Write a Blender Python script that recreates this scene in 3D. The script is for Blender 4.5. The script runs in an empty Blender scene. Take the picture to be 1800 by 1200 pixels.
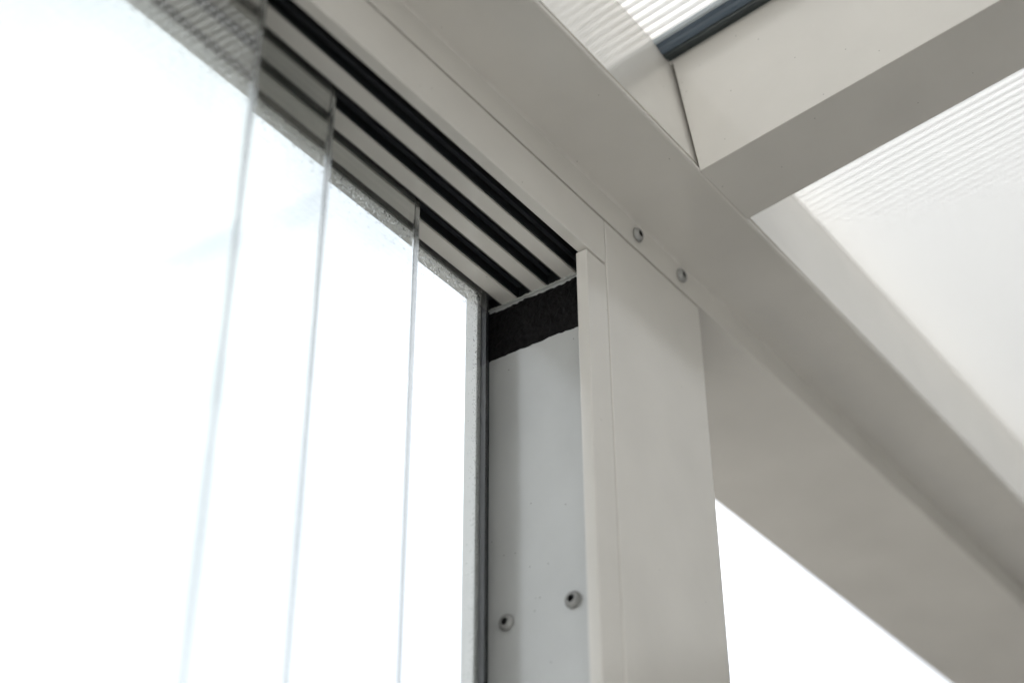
import bpy, bmesh, math, random
from mathutils import Vector, Matrix, noise

random.seed(7)
sc = bpy.context.scene
H = 2.25                       # height of the track underside above the paving

# ------------------------------------------------------------------ camera
cam_data = bpy.data.cameras.new("camera")
cam = bpy.data.objects.new("camera", cam_data)
sc.collection.objects.link(cam)
cam.matrix_world = Matrix((
    (0.58823882, -0.45905696, -0.66576408, -0.67574011),
    (-0.80867762, -0.3379352, -0.48149798, -0.41807068),
    (-0.00395012, 0.82162431, -0.57001569, -0.60711796 + H),
    (0, 0, 0, 1)))
cam_data.sensor_width = 36.0
cam_data.lens = 57.72
cam_data.clip_start = 0.02
cam_data.clip_end = 400.0
cam_data.dof.use_dof = True
cam_data.dof.focus_distance = 0.985
cam_data.dof.aperture_fstop = 3.3
sc.camera = cam

# ------------------------------------------------------------------ sky, sun, exposure
SUN_EL, SUN_AZ = math.radians(52), math.radians(200)
world = bpy.data.worlds.new("World")
sc.world = world
world.use_nodes = True
wn, wl = world.node_tree.nodes, world.node_tree.links
wn.clear()
w_out = wn.new("ShaderNodeOutputWorld")
w_bg = wn.new("ShaderNodeBackground")
w_sky = wn.new("ShaderNodeTexSky")
w_sky.sky_type = 'NISHITA'
w_sky.sun_disc = False
w_sky.sun_elevation = SUN_EL
w_sky.sun_rotation = SUN_AZ
w_sky.dust_density = 4.0
w_sky.air_density = 1.2
w_sky.ozone_density = 1.0
w_cloud = wn.new("ShaderNodeMix"); w_cloud.data_type = 'RGBA'
w_tc = wn.new("ShaderNodeTexCoord")
w_noise = wn.new("ShaderNodeTexNoise")
w_noise.inputs["Scale"].default_value = 2.2
w_noise.inputs["Detail"].default_value = 6.0
w_ramp = wn.new("ShaderNodeMapRange")
w_ramp.inputs[1].default_value = 0.30; w_ramp.inputs[2].default_value = 0.62
w_ramp.inputs[3].default_value = 0.88; w_ramp.inputs[4].default_value = 1.0
wl.new(w_tc.outputs["Generated"], w_noise.inputs["Vector"])
wl.new(w_noise.outputs["Fac"], w_ramp.inputs[0])
wl.new(w_ramp.outputs[0], w_cloud.inputs["Factor"])
wl.new(w_sky.outputs[0], w_cloud.inputs["A"])
w_map = wn.new("ShaderNodeMapping"); w_map.inputs["Location"].default_value = (2.3, 0.4, 1.1)
w_n2 = wn.new("ShaderNodeTexNoise"); w_n2.inputs["Scale"].default_value = 2.6; w_n2.inputs["Detail"].default_value = 5.0
w_veil = wn.new("ShaderNodeValToRGB")                           # overcast veil, grey-blue to white
w_veil.color_ramp.elements[0].position = 0.38; w_veil.color_ramp.elements[0].color = (0.60, 0.62, 0.645, 1)
w_veil.color_ramp.elements[1].position = 0.60; w_veil.color_ramp.elements[1].color = (0.97, 0.975, 0.98, 1)
w_gain = wn.new("ShaderNodeMix"); w_gain.data_type = 'RGBA'; w_gain.blend_type = 'MULTIPLY'; w_gain.inputs["Factor"].default_value = 1.0
w_gain.inputs["B"].default_value = (2.72, 2.80, 2.90, 1)
w_gain.clamp_result = False
wl.new(w_tc.outputs["Generated"], w_map.inputs["Vector"]); wl.new(w_map.outputs[0], w_n2.inputs["Vector"])
wl.new(w_n2.outputs["Fac"], w_veil.inputs[0]); wl.new(w_veil.outputs[0], w_gain.inputs["A"])
wl.new(w_gain.outputs["Result"], w_cloud.inputs["B"])
wl.new(w_cloud.outputs["Result"], w_bg.inputs["Color"])
w_bg.inputs["Strength"].default_value = 0.10
wl.new(w_bg.outputs[0], w_out.inputs["Surface"])

sun_data = bpy.data.lights.new("sun", 'SUN')
sun_data.energy = 1.05
sun_data.angle = math.radians(12)
sun_data.color = (1.0, 0.98, 0.955)
sun = bpy.data.objects.new("sun", sun_data)
sc.collection.objects.link(sun)
sd = Vector((math.sin(SUN_AZ) * math.cos(SUN_EL), math.cos(SUN_AZ) * math.cos(SUN_EL), math.sin(SUN_EL)))
sun.rotation_euler = sd.to_track_quat('Z', 'Y').to_euler()
sun.location = (0, 0, 8)

sc.view_settings.view_transform = 'Standard'
sc.view_settings.look = 'None'
sc.view_settings.gamma = 1.0
sc.view_settings.exposure = 3.0
sc.render.engine = 'CYCLES'
sc.cycles.use_denoising = True
sc.cycles.max_bounces = 24
sc.cycles.transmission_bounces = 24
sc.cycles.transparent_max_bounces = 24
sc.cycles.glossy_bounces = 8
sc.cycles.diffuse_bounces = 8
sc.cycles.sample_clamp_indirect = 3.0

# ------------------------------------------------------------------ materials
def new_mat(name):
    m = bpy.data.materials.new(name)
    m.use_nodes = True
    nt = m.node_tree
    nt.nodes.clear()
    out = nt.nodes.new("ShaderNodeOutputMaterial")
    return m, nt, nt.nodes, nt.links, out

def paint(name, col, rough=0.13, specks=0.4, mottling=0.04, bump=0.06, coord_scale=1.0):
    """powder coated aluminium: orange peel relief, faint cloudy soiling, sparse dust specks"""
    m, nt, N, L, out = new_mat(name)
    b = N.new("ShaderNodeBsdfPrincipled")
    b.inputs["Roughness"].default_value = rough
    b.inputs["IOR"].default_value = 1.66
    geo = N.new("ShaderNodeNewGeometry")
    n1 = N.new("ShaderNodeTexNoise"); n1.inputs["Scale"].default_value = 14 * coord_scale; n1.inputs["Detail"].default_value = 5
    L.new(geo.outputs["Position"], n1.inputs["Vector"])
    mr = N.new("ShaderNodeMapRange")
    mr.inputs[1].default_value = 0.3; mr.inputs[2].default_value = 0.7
    mr.inputs[3].default_value = 1 - mottling; mr.inputs[4].default_value = 1 + mottling
    L.new(n1.outputs["Fac"], mr.inputs[0])
    base = N.new("ShaderNodeMix"); base.data_type = 'RGBA'; base.blend_type = 'MULTIPLY'
    base.inputs["Factor"].default_value = 1
    base.inputs["A"].default_value = (*col, 1)
    L.new(mr.outputs[0], base.inputs["B"])
    # dust specks
    vo = N.new("ShaderNodeTexVoronoi"); vo.inputs["Scale"].default_value = 95 * coord_scale
    vo.inputs["Randomness"].default_value = 1.0
    L.new(geo.outputs["Position"], vo.inputs["Vector"])
    lt = N.new("ShaderNodeMath"); lt.operation = 'LESS_THAN'; lt.inputs[1].default_value = 0.045
    L.new(vo.outputs["Distance"], lt.inputs[0])
    sep = N.new("ShaderNodeSeparateColor")
    L.new(vo.outputs["Color"], sep.inputs[0])
    gt = N.new("ShaderNodeMath"); gt.operation = 'GREATER_THAN'; gt.inputs[1].default_value = 0.72
    L.new(sep.outputs[0], gt.inputs[0])
    mu = N.new("ShaderNodeMath"); mu.operation = 'MULTIPLY'
    L.new(lt.outputs[0], mu.inputs[0]); L.new(gt.outputs[0], mu.inputs[1])
    mu2 = N.new("ShaderNodeMath"); mu2.operation = 'MULTIPLY'; mu2.inputs[1].default_value = specks
    L.new(mu.outputs[0], mu2.inputs[0])
    sp = N.new("ShaderNodeMix"); sp.data_type = 'RGBA'
    L.new(mu2.outputs[0], sp.inputs["Factor"])
    L.new(base.outputs["Result"], sp.inputs["A"])
    sp.inputs["B"].default_value = (0.06, 0.055, 0.045, 1)
    L.new(sp.outputs["Result"], b.inputs["Base Color"])
    # roughness variation
    rr = N.new("ShaderNodeMapRange")
    rr.inputs[1].default_value = 0.25; rr.inputs[2].default_value = 0.75
    rr.inputs[3].default_value = rough * 0.86; rr.inputs[4].default_value = rough * 1.1
    n2 = N.new("ShaderNodeTexNoise"); n2.inputs["Scale"].default_value = 45 * coord_scale; n2.inputs["Detail"].default_value = 4
    L.new(geo.outputs["Position"], n2.inputs["Vector"])
    L.new(n2.outputs["Fac"], rr.inputs[0]); L.new(rr.outputs[0], b.inputs["Roughness"])
    # orange peel
    n3 = N.new("ShaderNodeTexNoise"); n3.inputs["Scale"].default_value = 900; n3.inputs["Detail"].default_value = 2
    L.new(geo.outputs["Position"], n3.inputs["Vector"])
    bp = N.new("ShaderNodeBump"); bp.inputs["Strength"].default_value = bump; bp.inputs["Distance"].default_value = 0.0006
    L.new(n3.outputs["Fac"], bp.inputs["Height"])
    L.new(bp.outputs[0], b.inputs["Normal"])
    L.new(b.outputs[0], out.inputs["Surface"])
    return m

def plain(name, col, rough=0.5, metallic=0.0, bump_scale=0, bump=0.0, vary=0.0, dist=0.001):
    m, nt, N, L, out = new_mat(name)
    b = N.new("ShaderNodeBsdfPrincipled")
    b.inputs["Base Color"].default_value = (*col, 1)
    b.inputs["Roughness"].default_value = rough
    b.inputs["Metallic"].default_value = metallic
    geo = N.new("ShaderNodeNewGeometry")
    if bump_scale:
        n = N.new("ShaderNodeTexNoise"); n.inputs["Scale"].default_value = bump_scale; n.inputs["Detail"].default_value = 6
        L.new(geo.outputs["Position"], n.inputs["Vector"])
        bp = N.new("ShaderNodeBump"); bp.inputs["Strength"].default_value = bump; bp.inputs["Distance"].default_value = dist
        L.new(n.outputs["Fac"], bp.inputs["Height"]); L.new(bp.outputs[0], b.inputs["Normal"])
        if vary:
            mr = N.new("ShaderNodeMapRange"); mr.inputs[3].default_value = 1 - vary; mr.inputs[4].default_value = 1 + vary
            mr.inputs[1].default_value = 0.3; mr.inputs[2].default_value = 0.7
            mx = N.new("ShaderNodeMix"); mx.data_type = 'RGBA'; mx.blend_type = 'MULTIPLY'; mx.inputs["Factor"].default_value = 1
            mx.inputs["A"].default_value = (*col, 1)
            L.new(n.outputs["Fac"], mr.inputs[0]); L.new(mr.outputs[0], mx.inputs["B"])
            L.new(mx.outputs["Result"], b.inputs["Base Color"])
    L.new(b.outputs[0], out.inputs["Surface"])
    return m

PAINT = (0.69, 0.668, 0.628)
m_paint = paint("grey_white_powder_coat", PAINT)
m_paint_dusty = paint("dusty_powder_coat", (0.55, 0.56, 0.555), rough=0.20, specks=0.55, mottling=0.06)
m_black = plain("black_plastic", (0.012, 0.013, 0.015), 0.42, bump_scale=300, bump=0.25)
m_charcoal = plain("charcoal_plastic", (0.030, 0.033, 0.038), 0.38, bump_scale=200, bump=0.15)
m_lip = plain("grey_liner_lip", (0.13, 0.13, 0.125), 0.4)
m_foam = plain("black_foam", (0.006, 0.0055, 0.006), 0.75, bump_scale=420, bump=0.9, vary=0.5, dist=0.0012)
m_foam.node_tree.nodes["Principled BSDF"].inputs["Specular IOR Level"].default_value = 0.18
m_seal = plain("pale_sealant", (0.42, 0.43, 0.41), 0.45, bump_scale=260, bump=0.5, vary=0.15)
m_rubber = plain("dark_rubber", (0.030, 0.040, 0.042), 0.30, bump_scale=120, bump=0.06)
m_slate = plain("slate_blue_rubber", (0.075, 0.100, 0.130), 0.22, bump_scale=60, bump=0.05)
m_clear_edge = plain("pale_edge_strip", (0.46, 0.51, 0.55), 0.25)
m_screw = plain("grey_coated_screw", (0.30, 0.30, 0.29), 0.26, bump_scale=500, bump=0.1)
m_socket = plain("dark_socket", (0.015, 0.015, 0.015), 0.5)
m_brush = plain("dark_brush_seal", (0.014, 0.022, 0.022), 0.7, bump_scale=700, bump=0.5)
m_floor = plain("pale_bounce_floor", (0.82, 0.79, 0.74), 0.6, bump_scale=20, bump=0.1, vary=0.04)
m_ground = plain("garden_ground", (0.42, 0.40, 0.36), 0.9, bump_scale=8, bump=0.2, vary=0.12)

m_render = plain("white_bounce_wall", (0.82, 0.81, 0.78), 0.8, bump_scale=30, bump=0.4, vary=0.04)
m_shade = plain("dark_shade_helper", (0.030, 0.028, 0.026), 0.8, bump_scale=30, bump=0.4, vary=0.15)  # near-black, for the added unseen walls and slab that cut light

# glass
m_glass, nt, N, L, out = new_mat("green_tinted_glass")
g = N.new("ShaderNodeBsdfGlass"); g.inputs["IOR"].default_value = 1.5; g.inputs["Roughness"].default_value = 0.0
g.inputs["Color"].default_value = (0.993, 0.995, 0.994, 1)
va = N.new("ShaderNodeVolumeAbsorption"); va.inputs["Color"].default_value = (0.66, 0.80, 0.745, 1); va.inputs["Density"].default_value = 6.0
L.new(g.outputs[0], out.inputs["Surface"]); L.new(va.outputs[0], out.inputs["Volume"])

# ground glass edge
m_edge, nt, N, L, out = new_mat("ground_glass_edge")
g = N.new("ShaderNodeBsdfGlass"); g.inputs["IOR"].default_value = 1.5; g.inputs["Roughness"].default_value = 0.22
g.inputs["Color"].default_value = (0.60, 0.60, 0.605, 1)
L.new(g.outputs[0], out.inputs["Surface"])

# water droplets
m_drop, nt, N, L, out = new_mat("water_drop")
g = N.new("ShaderNodeBsdfGlass"); g.inputs["IOR"].default_value = 1.33
L.new(g.outputs[0], out.inputs["Surface"])

def sheet_mat(name, col, clear, rough=0.15):
    """polycarbonate skin: scatters light through, partly clear, glossy"""
    m, nt, N, L, out = new_mat(name)
    tr = N.new("ShaderNodeBsdfTranslucent"); tr.inputs["Color"].default_value = (*col, 1)
    df = N.new("ShaderNodeBsdfDiffuse"); df.inputs["Color"].default_value = (*col, 1)
    tp = N.new("ShaderNodeBsdfTransparent"); tp.inputs["Color"].default_value = (0.97, 0.98, 0.98, 1)
    gl = N.new("ShaderNodeBsdfGlossy"); gl.inputs["Roughness"].default_value = rough
    fr = N.new("ShaderNodeFresnel"); fr.inputs["IOR"].default_value = 1.5
    a = N.new("ShaderNodeMixShader"); a.inputs[0].default_value = 0.12
    L.new(tr.outputs[0], a.inputs[1]); L.new(df.outputs[0], a.inputs[2])
    b = N.new("ShaderNodeMixShader"); b.inputs[0].default_value = clear
    L.new(a.outputs[0], b.inputs[1]); L.new(tp.outputs[0], b.inputs[2])
    c = N.new("ShaderNodeMixShader")
    ge = N.new("ShaderNodeNewGeometry"); io = N.new("ShaderNodeMapRange")
    io.inputs[3].default_value = 1.5; io.inputs[4].default_value = 1 / 1.5     # same reflectance seen from either side
    L.new(ge.outputs["Backfacing"], io.inputs[0]); L.new(io.outputs[0], fr.inputs["IOR"])
    L.new(fr.outputs[0], c.inputs[0]); L.new(b.outputs[0], c.inputs[1]); L.new(gl.outputs[0], c.inputs[2])
    L.new(c.outputs[0], out.inputs["Surface"])
    return m
m_skin_top = sheet_mat("opal_polycarbonate", (0.645, 0.643, 0.632), 0.0)
m_skin_low = sheet_mat("clear_polycarbonate", (0.87, 0.865, 0.845), 0.33, 0.12)
m_rib = sheet_mat("rib_polycarbonate", (0.50, 0.50, 0.50), 0.10)

# ------------------------------------------------------------------ builders
def thing(name, label, cat, loc=(0, 0, 0), group=None, kind=None):
    o = bpy.data.objects.new(name, None)
    o.empty_display_size = 0.05
    sc.collection.objects.link(o)
    o.location = (loc[0], loc[1], loc[2] + H)
    o['label'] = label; o['category'] = cat
    if group: o['group'] = group
    if kind: o['kind'] = kind
    return o

def wloc(o):
    v = Vector(o.location)
    while o.parent:
        o = o.parent; v += Vector(o.location)
    return v

def link(name, bm, mat, parent=None, smooth=False, label=None, kind=None, loc=None):
    """bm is in frame coordinates (metres, z = 0 at the track underside)"""
    bmesh.ops.recalc_face_normals(bm, faces=bm.faces)
    me = bpy.data.meshes.new(name)
    off = (wloc(parent) if parent else Vector((0, 0, 0))) - Vector((0, 0, H))
    l = Vector(loc) - off if loc is not None else Vector((0, 0, 0))
    for v in bm.verts:
        v.co -= off + l
    bm.to_mesh(me); bm.free()
    if smooth:
        for p in me.polygons: p.use_smooth = True
    o = bpy.data.objects.new(name, me)
    sc.collection.objects.link(o)
    o.location = l
    if parent: o.parent = parent
    for mm in (mat if isinstance(mat, (list, tuple)) else [mat]):
        me.materials.append(mm)
    if label: o['label'] = label
    if kind: o['kind'] = kind
    return o

def prism_x(bm, pts, x0, x1, bev=0.0):
    """profile (y, z) extruded along x"""
    a = [bm.verts.new((x0, y, z)) for y, z in pts]
    b = [bm.verts.new((x1, y, z)) for y, z in pts]
    n = len(pts)
    fs = [bm.faces.new(a), bm.faces.new(list(reversed(b)))]
    for i in range(n):
        fs.append(bm.faces.new((a[i], b[i], b[(i + 1) % n], a[(i + 1) % n])))
    if bev:
        es = {e for f in fs for e in f.edges}
        bmesh.ops.bevel(bm, geom=list(es), offset=bev, segments=2, profile=0.6, affect='EDGES', clamp_overlap=True)
    return bm

def box(bm, x0, x1, y0, y1, z0, z1, bev=0.0):
    return prism_x(bm, [(y0, z0), (y1, z0), (y1, z1), (y0, z1)], x0, x1, bev)

def bx(*a, bev=0.0):
    bm = bmesh.new(); box(bm, *a, bev=bev); return bm

def px(pts, x0, x1, bev=0.0):
    bm = bmesh.new(); prism_x(bm, pts, x0, x1, bev); return bm

XL, XR = -2.6, 3.2      # how far the eaves run to either side
BOT = -2.25

# ------------------------------------------------------------------ ground, plus unseen floor and walls added for the light
bm = bmesh.new()
vs = [bm.verts.new(p) for p in ((-60, -60, -H), (60, -60, -H), (60, 60, -H), (-60, 60, -H))]
bm.faces.new(vs)
gnd = link("ground", bm, m_ground, kind="structure")
bm = bmesh.new(); box(bm, -3.6, 0.60, -2.599, 1.6, -H + 0.001, -H + 0.02)
link("terrace_bounce_floor", bm, m_floor, kind="structure")  # unseen, added pale to bounce light up onto the undersides
bm = bmesh.new(); box(bm, 0.601, 0.949, -2.599, 4.0, -H + 0.001, -H + 0.06)
link("shade_floor_strip", bm, m_shade, kind="structure")  # unseen dark slab, added to darken the beam towards the right

bm = bmesh.new(); box(bm, -5, 5, -2.9, -2.6, -H, 1.1)
hw = link("house_bounce_wall", bm, m_render, kind="structure")  # unseen, added white to bounce light onto the room-facing faces
bm = bmesh.new(); prism_x(bm, [(-2.599, -H), (-0.0625, -H), (-0.0625, 0.157), (-2.599, 0.157 + 0.1285 * 2.5365)], 0.95, 1.10)
link("shade_side_wall", bm, m_shade, kind="structure")  # unseen, added dark to cut the light at the right end

bm = bmesh.new(); box(bm, 0.98, 1.10, -0.0610, 4.0, -H, 0.030)
link("shade_outer_wall", bm, m_shade, kind="structure")  # unseen dark wall, added for light falloff under the gutter

# ------------------------------------------------------------------ support post
post = thing("support_post", "beige-grey square aluminium post standing under the gutter beam, right of the channel", "post", (0.0575, 0.055, BOT))
link("post_tube", bx(0.0007, 0.1152, 0.0, 0.110, BOT, 0.0338, bev=0.0011), m_paint, post)

# ------------------------------------------------------------------ jamb channel
TY = 0.0965
jamb = thing("side_channel", "upright U-shaped channel on the post with two hex screws and black foam", "door jamb", (-0.01, 0.045, BOT))
ZT = -0.0018
link("channel_web", bx(-0.0016, 0.0, 0.0078, 0.0875, BOT, 0.0), m_paint_dusty, jamb)
link("inner_flange", bx(-0.0212, 0.0, 0.0002, 0.0078, BOT, ZT, bev=0.0006), m_paint, jamb)
link("outer_flange", bx(-0.0212, 0.0, 0.0875, TY, BOT, 0.0, bev=0.0005), m_paint_dusty, jamb)
link("brush_seal", bx(-0.0120, -0.0017, 0.0868, 0.08745, BOT, -0.0005), m_brush, jamb)

# ------------------------------------------------------------------ head track (four slots)
SLOTS = [(0.0075, 0.0205), (0.0302, 0.0428), (0.0528, 0.0652), (0.0760, 0.0875)]
track = thing("head_track", "aluminium head track with four black slots running along the gutter to the post", "sliding track", (-0.7, 0.048, 0.0))
link("track_roof", bx(XL, -0.0002, 0.0077, 0.0873, 0.0300, 0.0335), m_paint, track)
link("inner_face", px([(0, 0), (SLOTS[0][0], 0), (SLOTS[0][0], 0.0335), (0, 0.0335)], XL, -0.0002, bev=0.0005), m_paint, track,
     label="pale inner cover of the track facing the room")
fins = [(SLOTS[0][1], SLOTS[1][0]), (SLOTS[1][1], SLOTS[2][0]), (SLOTS[2][1], SLOTS[3][0])]
for a, b in fins:
    # fin with a fine lip on its room side edge
    pts = [(a, 0.0), (b, 0.0), (b, 0.0300), (a + 0.0012, 0.0300), (a + 0.0012, 0.0034), (a, 0.0022)]
    link("guide_fin", px(pts, XL, -0.0009, bev=0.00025), m_paint, track)
link("outer_lip", bx(XL, -0.0002, SLOTS[3][1], TY, 0.0, 0.0335, bev=0.0004), m_paint_dusty, track)
for i, (a, b) in enumerate(SLOTS):
    # black guide liner: far wall standing nearly flush, near wall, and the roof of the slot
    bm = bmesh.new()
    box(bm, XL, -0.0004, b - 0.0011, b - 0.0001, 0.0016, 0.0296)
    box(bm, XL, -0.0004, a + 0.0013, a + 0.0020, 0.0045, 0.0296)
    box(bm, XL, -0.0004, a + 0.0021, b - 0.0012, 0.0262, 0.0297)
    box(bm, -0.0019, -0.0005, a + 0.0022, b - 0.0013, 0.0004, 0.0258)
    link("slot_liner", bm, m_black, track)
    bm = bmesh.new()
    box(bm, XL, -0.0024, b - 0.0040, b - 0.0012, 0.0078, 0.0261, bev=0.0004)
    link("guide_insert", bm, m_charcoal, track)
    if i:
        bm = bmesh.new()
        box(bm, XL, -0.0022, a + 0.00005, a + 0.0011, 0.0004, 0.0020)
        link("liner_lip", bm, m_lip, track)

# ------------------------------------------------------------------ glass panels
GT = 0.010
desc = ["innermost frameless glass panel, nearest the camera and leftmost of the free edges",
        "second frameless glass panel from the room side, its edge just right of the nearest one",
        "third frameless glass panel, its sharp free edge standing closest to the jamb",
        "outermost frameless glass panel closed into the jamb channel, specked with droplets"]
GX = [(-1.75, -0.2877), (-1.67, -0.2115), (-1.59, -0.1125), (-1.51, -0.0180)]
GY = [0.0142, 0.0366, 0.0590, 0.0815]
panels = []
for i in range(4):
    p = thing("glass_panel", desc[i], "glass panel", ((GX[i][0] + GX[i][1]) / 2, GY[i], BOT + 0.03), group="sliding glass panels in the head track")
    link("pane", bx(GX[i][0], GX[i][1], GY[i] - GT / 2, GY[i] + GT / 2, BOT + 0.03, 0.0240, bev=0.0007), m_glass, p)
    pane = p.children[0]
    pane.data.materials.append(m_edge)
    for f in pane.data.polygons:
        if abs(f.normal.x) > 0.3: f.material_index = 1
    panels.append(p)
link("edge_seal", bx(-0.0189, -0.0160, GY[3] - 0.0046, GY[3] + 0.0046, BOT + 0.035, 0.0235), m_black, panels[3], label="dark seal along the closing edge")

# droplets dried on the outer face of the outermost pane, thickest along the frame
bm = bmesh.new()
def drop(bm, x, y, z, r, sy=1):
    n = 6
    ring = [bm.verts.new((x + r * math.cos(t * 2 * math.pi / n), y, z + r * 1.15 * math.sin(t * 2 * math.pi / n))) for t in range(n)]
    mid = [bm.verts.new((x + r * .68 * math.cos(t * 2 * math.pi / n), y + sy * r * .42, z + r * .75 * math.sin(t * 2 * math.pi / n))) for t in range(n)]
    top = bm.verts.new((x, y + sy * r * .58, z))
    for t in range(n):
        u = (t + 1) % n
        bm.faces.new((ring[t], ring[u], mid[u], mid[t])); bm.faces.new((mid[t], mid[u], top))
    bm.faces.new(list(reversed(ring)))
yo = GY[3] + GT / 2 + 0.00002
for k in range(3400):
    x = random.uniform(-0.42, -0.020)
    z = -0.0002 - abs(random.gauss(0, 1)) * 0.0065
    if random.random() < 0.10: z -= random.random() * 0.02
    drop(bm, x, yo, z, random.choice((.00018, .00026, .00036, .0005, .0006)))
for k in range(1000):
    z = -random.random() ** 1.6 * 0.42
    x = -0.0195 - abs(random.gauss(0, 1)) * 0.0042
    drop(bm, x, yo, z, random.choice((.00016, .00024, .00034, .00045)))
for k in range(60):
    drop(bm, random.uniform(-0.35, -0.03), yo, -random.random() * 0.3, random.choice((.00015, .0002, .0003)))
link("droplets", bm, m_drop, panels[3], kind="stuff", smooth=True)

# ------------------------------------------------------------------ foam block and sealant at the channel top
def wob(t, s, amp):
    return amp * noise.noise(Vector((t * s, s * 1.7, 3.1))) + amp * 0.5 * noise.noise(Vector((t * s * 3.3, 9.2, s)))
bm = bmesh.new()
NY, NZ = 90, 34
grid = []
for i in range(NY + 1):
    y = 0.0079 + (0.0874 - 0.0079) * i / NY
    top = -0.0026 + wob(y, 110, 0.0014) + wob(y, 500, 0.0006)
    bot = -0.0385 + wob(y + 7, 60, 0.0012) + wob(y, 420, 0.0005)
    col = []
    for j in range(NZ + 1):
        t = j / NZ
        z = top + (bot - top) * t
        bulge = 0.0034 * min(1, 6 * t * (1 - t) + 0.15) + 0.0010 * noise.noise(Vector((y * 260, z * 260, 0))) + 0.0006 * noise.noise(Vector((y * 700, z * 700, 5)))
        if j in (0, NZ): bulge = 0.0
        col.append(bm.verts.new((-0.00165 - max(0.0, bulge), y, z)))
    grid.append(col)
for i in range(NY):
    for j in range(NZ):
        bm.faces.new((grid[i][j], grid[i + 1][j], grid[i + 1][j + 1], grid[i][j + 1]))
link("foam_block", bm, m_foam, jamb, smooth=True, label="torn black foam strip across the top of the channel")
bm = bmesh.new()
rings = []
NS = 110
for i in range(NS + 1):
    y = 0.0079 + (0.0873 - 0.0079) * i / NS
    r = 0.0004 + abs(wob(y, 240, 0.0014)) + abs(wob(y, 1300, 0.0006))
    zc = -0.0004 + wob(y + 3, 150, 0.0008)
    rings.append([bm.verts.new((-0.0022 + 0.9 * r * math.cos(a) - 0.0006, y, zc + r * math.sin(a))) for a in [k * math.pi / 4 for k in range(8)]])
for i in range(NS):
    for k in range(8):
        bm.faces.new((rings[i][k], rings[i][(k + 1) % 8], rings[i + 1][(k + 1) % 8], rings[i + 1][k]))
bm.faces.new(rings[0]); bm.faces.new(list(reversed(rings[-1])))
link("sealant_bead", bm, m_seal, jamb, smooth=True, label="thin uneven bead of pale sealant between track and foam")

# ------------------------------------------------------------------ screws
def screw_meshes():
    """button head along +Z with hex socket, origin at its seat"""
    bm = bmesh.new()
    n = 36
    prof = [(0.0036, -0.0006), (0.0036, 0.0008), (0.00475, 0.00085), (0.00500, 0.0010), (0.00498, 0.0014), (0.00475, 0.0019), (0.00420, 0.0028), (0.00350, 0.00335), (0.00290, 0.00355)]
    rings = [[bm.verts.new((r * math.cos(2 * math.pi * k / n), r * math.sin(2 * math.pi * k / n), z)) for k in range(n)] for r, z in prof]
    def hexr(a, R):
        t = (a % (math.pi / 3)) - math.pi / 6
        return R * math.cos(math.pi / 6) / math.cos(t)
    for R, z in ((0.00235, 0.00362), (0.00225, 0.0034)):
        rings.append([bm.verts.new((hexr(2 * math.pi * k / n, R) * math.cos(2 * math.pi * k / n), hexr(2 * math.pi * k / n, R) * math.sin(2 * math.pi * k / n), z)) for k in range(n)])
    for a, b in zip(rings, rings[1:]):
        for k in range(n):
            bm.faces.new((a[k], a[(k + 1) % n], b[(k + 1) % n], b[k]))
    head = bpy.data.meshes.new("screw"); 
    for f in bm.faces: f.smooth = True
    bm.to_mesh(head); bm.free(); head.materials.append(m_screw)
    bm = bmesh.new()
    r2 = []
    for R, z in ((0.00225, 0.0034), (0.0021, 0.0008)):
        r2.append([bm.verts.new((hexr(2 * math.pi * k / n, R) * math.cos(2 * math.pi * k / n), hexr(2 * math.pi * k / n, R) * math.sin(2 * math.pi * k / n), z)) for k in range(n)])
    for k in range(n):
        bm.faces.new((r2[0][k], r2[0][(k + 1) % n], r2[1][(k + 1) % n], r2[1][k]))
    bm.faces.new(r2[1])
    sock = bpy.data.meshes.new("socket"); bm.to_mesh(sock); bm.free(); sock.materials.append(m_socket)
    return head, sock
HEAD, SOCK = screw_meshes()
def screw(parent, loc, normal, spin):
    o = bpy.data.objects.new("screw", HEAD); sc.collection.objects.link(o)
    o.parent = parent
    o.location = Vector(loc) + Vector((0, 0, H)) - wloc(parent)
    q = Vector(normal).to_track_quat('Z', 'Y').to_matrix().to_4x4() @ Matrix.Rotation(spin, 4, 'Z')
    o.rotation_euler = q.to_euler()
    s = bpy.data.objects.new("socket", SOCK); sc.collection.objects.link(s)
    s.parent = o
screw(jamb, (-0.0016, 0.0733, -0.2175), (-1, 0.05, -0.03), 0.3)
screw(jamb, (-0.0016, 0.0290, -0.2165), (-1, -0.03, 0.02), 0.1)

# ------------------------------------------------------------------ gutter beam
gut = thing("gutter_beam", "long beige-grey aluminium gutter beam resting on the post, with two hex screws in its lip", "beam", (0.3, 0.02, 0.035))
G = [(0.0, 0.0352), (0.125, 0.0352), (0.125, 0.195), (-0.0385, 0.195), (-0.0405, 0.1710), (-0.0425, 0.1660),
     (-0.0440, 0.1580), (-0.0562, 0.0670), (-0.0546, 0.0666), (-0.0546, 0.0644), (-0.0560, 0.0640), (-0.0562, 0.0604), (-0.0586, 0.0601), (-0.0591, 0.0592), (-0.0590, 0.0580), (-0.0586, 0.0573), (-0.0580, 0.0569), (-0.0573, 0.0567),
     (-0.0014, 0.0567), (-0.0004, 0.0563), (0.0, 0.0555)]
link("gutter_profile", px(G, XL, XR), m_paint, gut)
for x in (0.0385, 0.0920):
    screw(gut, (x, 0.0, 0.0462), (0.0, -1, 0.0), 0.35 + x * 6)

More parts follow.
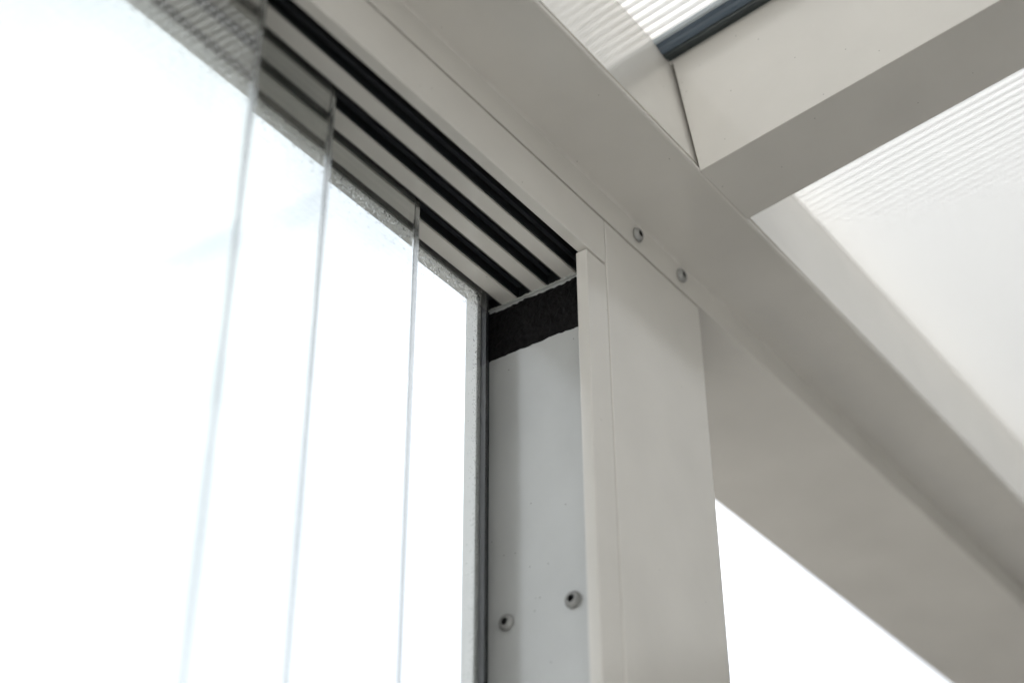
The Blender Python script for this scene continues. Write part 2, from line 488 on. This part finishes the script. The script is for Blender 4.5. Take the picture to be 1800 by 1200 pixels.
# ------------------------------------------------------------------ roof: rafter, gasket, sheets
PITCH = math.atan(0.1285)
cp, sp_ = math.cos(PITCH), math.sin(PITCH)
def rp(x, s, n):
    """roof frame: s metres up the slope from the beam, n above the rafter underside"""
    return Vector((x, -0.0588 - s * cp + n * sp_, 0.0572 + s * sp_ + n * cp))
def rbox(bm, x0, x1, s0, s1, n0, n1, bev=0.0):
    c = [rp(x, s, n) for x in (x0, x1) for s in (s0, s1) for n in (n0, n1)]
    v = [bm.verts.new(p) for p in c]
    fs = [bm.faces.new([v[i] for i in q]) for q in ((0, 1, 3, 2), (4, 6, 7, 5), (0, 4, 5, 1), (2, 3, 7, 6), (0, 2, 6, 4), (1, 5, 7, 3))]
    if bev:
        bmesh.ops.bevel(bm, geom=list({e for f in fs for e in f.edges}), offset=bev, segments=2, profile=0.6, affect='EDGES')
    return bm
def rprism(bm, pts, s0, s1):
    a = [bm.verts.new(rp(x, s0, n)) for x, n in pts]; b = [bm.verts.new(rp(x, s1, n)) for x, n in pts]
    k = len(pts)
    bm.faces.new(a); bm.faces.new(list(reversed(b)))
    for i in range(k): bm.faces.new((a[i], b[i], b[(i + 1) % k], a[(i + 1) % k]))
RX0, RX1, RN = 0.0196, 0.0788, 0.1005
SL = 2.535
raf = thing("roof_rafter", "sloping aluminium roof rafter butted against the gutter beam, between the two roof sheets", "rafter", (0.049, -0.0588, 0.057))
bm = bmesh.new(); rbox(bm, RX0, RX1, 0.0004, SL, 0.0, RN, bev=0.0006)
link("rafter_tube", bm, m_paint, raf)
def arc_profile(x0, x1, n0, bulge, k=6):
    return [(x0 + (x1 - x0) * i / k, n0 - bulge * math.sin(math.pi * i / k)) for i in range(k + 1)]
for sgn, xe in ((-1, RX0), (1, RX1)):
    X = lambda d: xe + sgn * d
    bm = bmesh.new()
    pts = [(X(d), n) for d, n in ((-0.006, RN + .0032), (0.0030, RN + .0032), (0.0036, RN + .0010), (0.0070, RN + .0006), (0.0078, RN + .0014), (0.0080, RN + .0072), (-0.006, RN + .0072))]
    rprism(bm, pts, -0.0025, SL)
    link("gasket", bm, m_rubber, raf, label="dark rubber gasket between rafter and sheet")
    bm = bmesh.new()
    pts = [(X(d), n) for d, n in ((0.0082, RN + .0072), (0.0082, RN + .0022), (0.0088, RN + .0012), (0.0102, RN + .0014), (0.0120, RN + .0024), (0.0128, RN + .0040), (0.0150, RN + .0050), (0.0152, RN + .0072))]
    rprism(bm, pts, -0.0025, SL)
    link("sealing_lip", bm, m_slate, raf, label="slate blue glossy sealing lip beside the gasket")
    bm = bmesh.new()
    pts = [(X(d), n) for d, n in ((0.0153, RN + .0072), (0.0153, RN + .0056), (0.0176, RN + .0052), (0.0190, RN + .0064), (0.0190, RN + .0072))]
    rprism(bm, pts, -0.0025, SL)
    link("edge_strip", bm, m_clear_edge, raf)

bm = bmesh.new(); rbox(bm, RX0 - 0.012, RX1 + 0.012, -0.011, SL, RN + 0.0140, RN + 0.0165)
rbox(bm, RX0 + 0.001, RX1 - 0.001, -0.011, SL, RN + 0.0005, RN + 0.0139)
link("cover_cap", bm, m_paint, raf)  # unseen cap and fill, added to stop sky light leaking past the gasket

def roof_sheet(label, x0, x1):
    t = thing("roof_sheet", label, "roof panel", ((x0 + x1) / 2, -0.06, 0.16), group="opal multiwall roof sheets")
    S0, S1 = -0.012, SL
    N0 = RN + 0.0076
    for nm, n, mt in (("lower_skin", N0, m_skin_low), ("upper_skin", N0 + 0.0042, m_skin_top)):
        bm = bmesh.new()
        bm.faces.new([bm.verts.new(rp(a, b, n)) for a, b in ((x0, S0), (x1, S0), (x1, S1), (x0, S1))])
        link(nm, bm, mt, t)
    bm = bmesh.new()
    x = x0 + 0.0002; k = 0
    while x < x1 - 0.001:
        rbox(bm, x, x + 0.0005, S0, S1, N0 + 0.0002, N0 + 0.0041)
        x += 0.0068; k += 1
    link("ribs", bm, m_rib, t, kind="stuff")
roof_sheet("opal ribbed roof sheet on the upper left of the rafter, bright with sky", -2.5, RX0 - 0.0004 - 0.0010)
roof_sheet("opal ribbed roof sheet filling the right of the picture beyond the rafter", RX1 + 0.0014, 1.09)
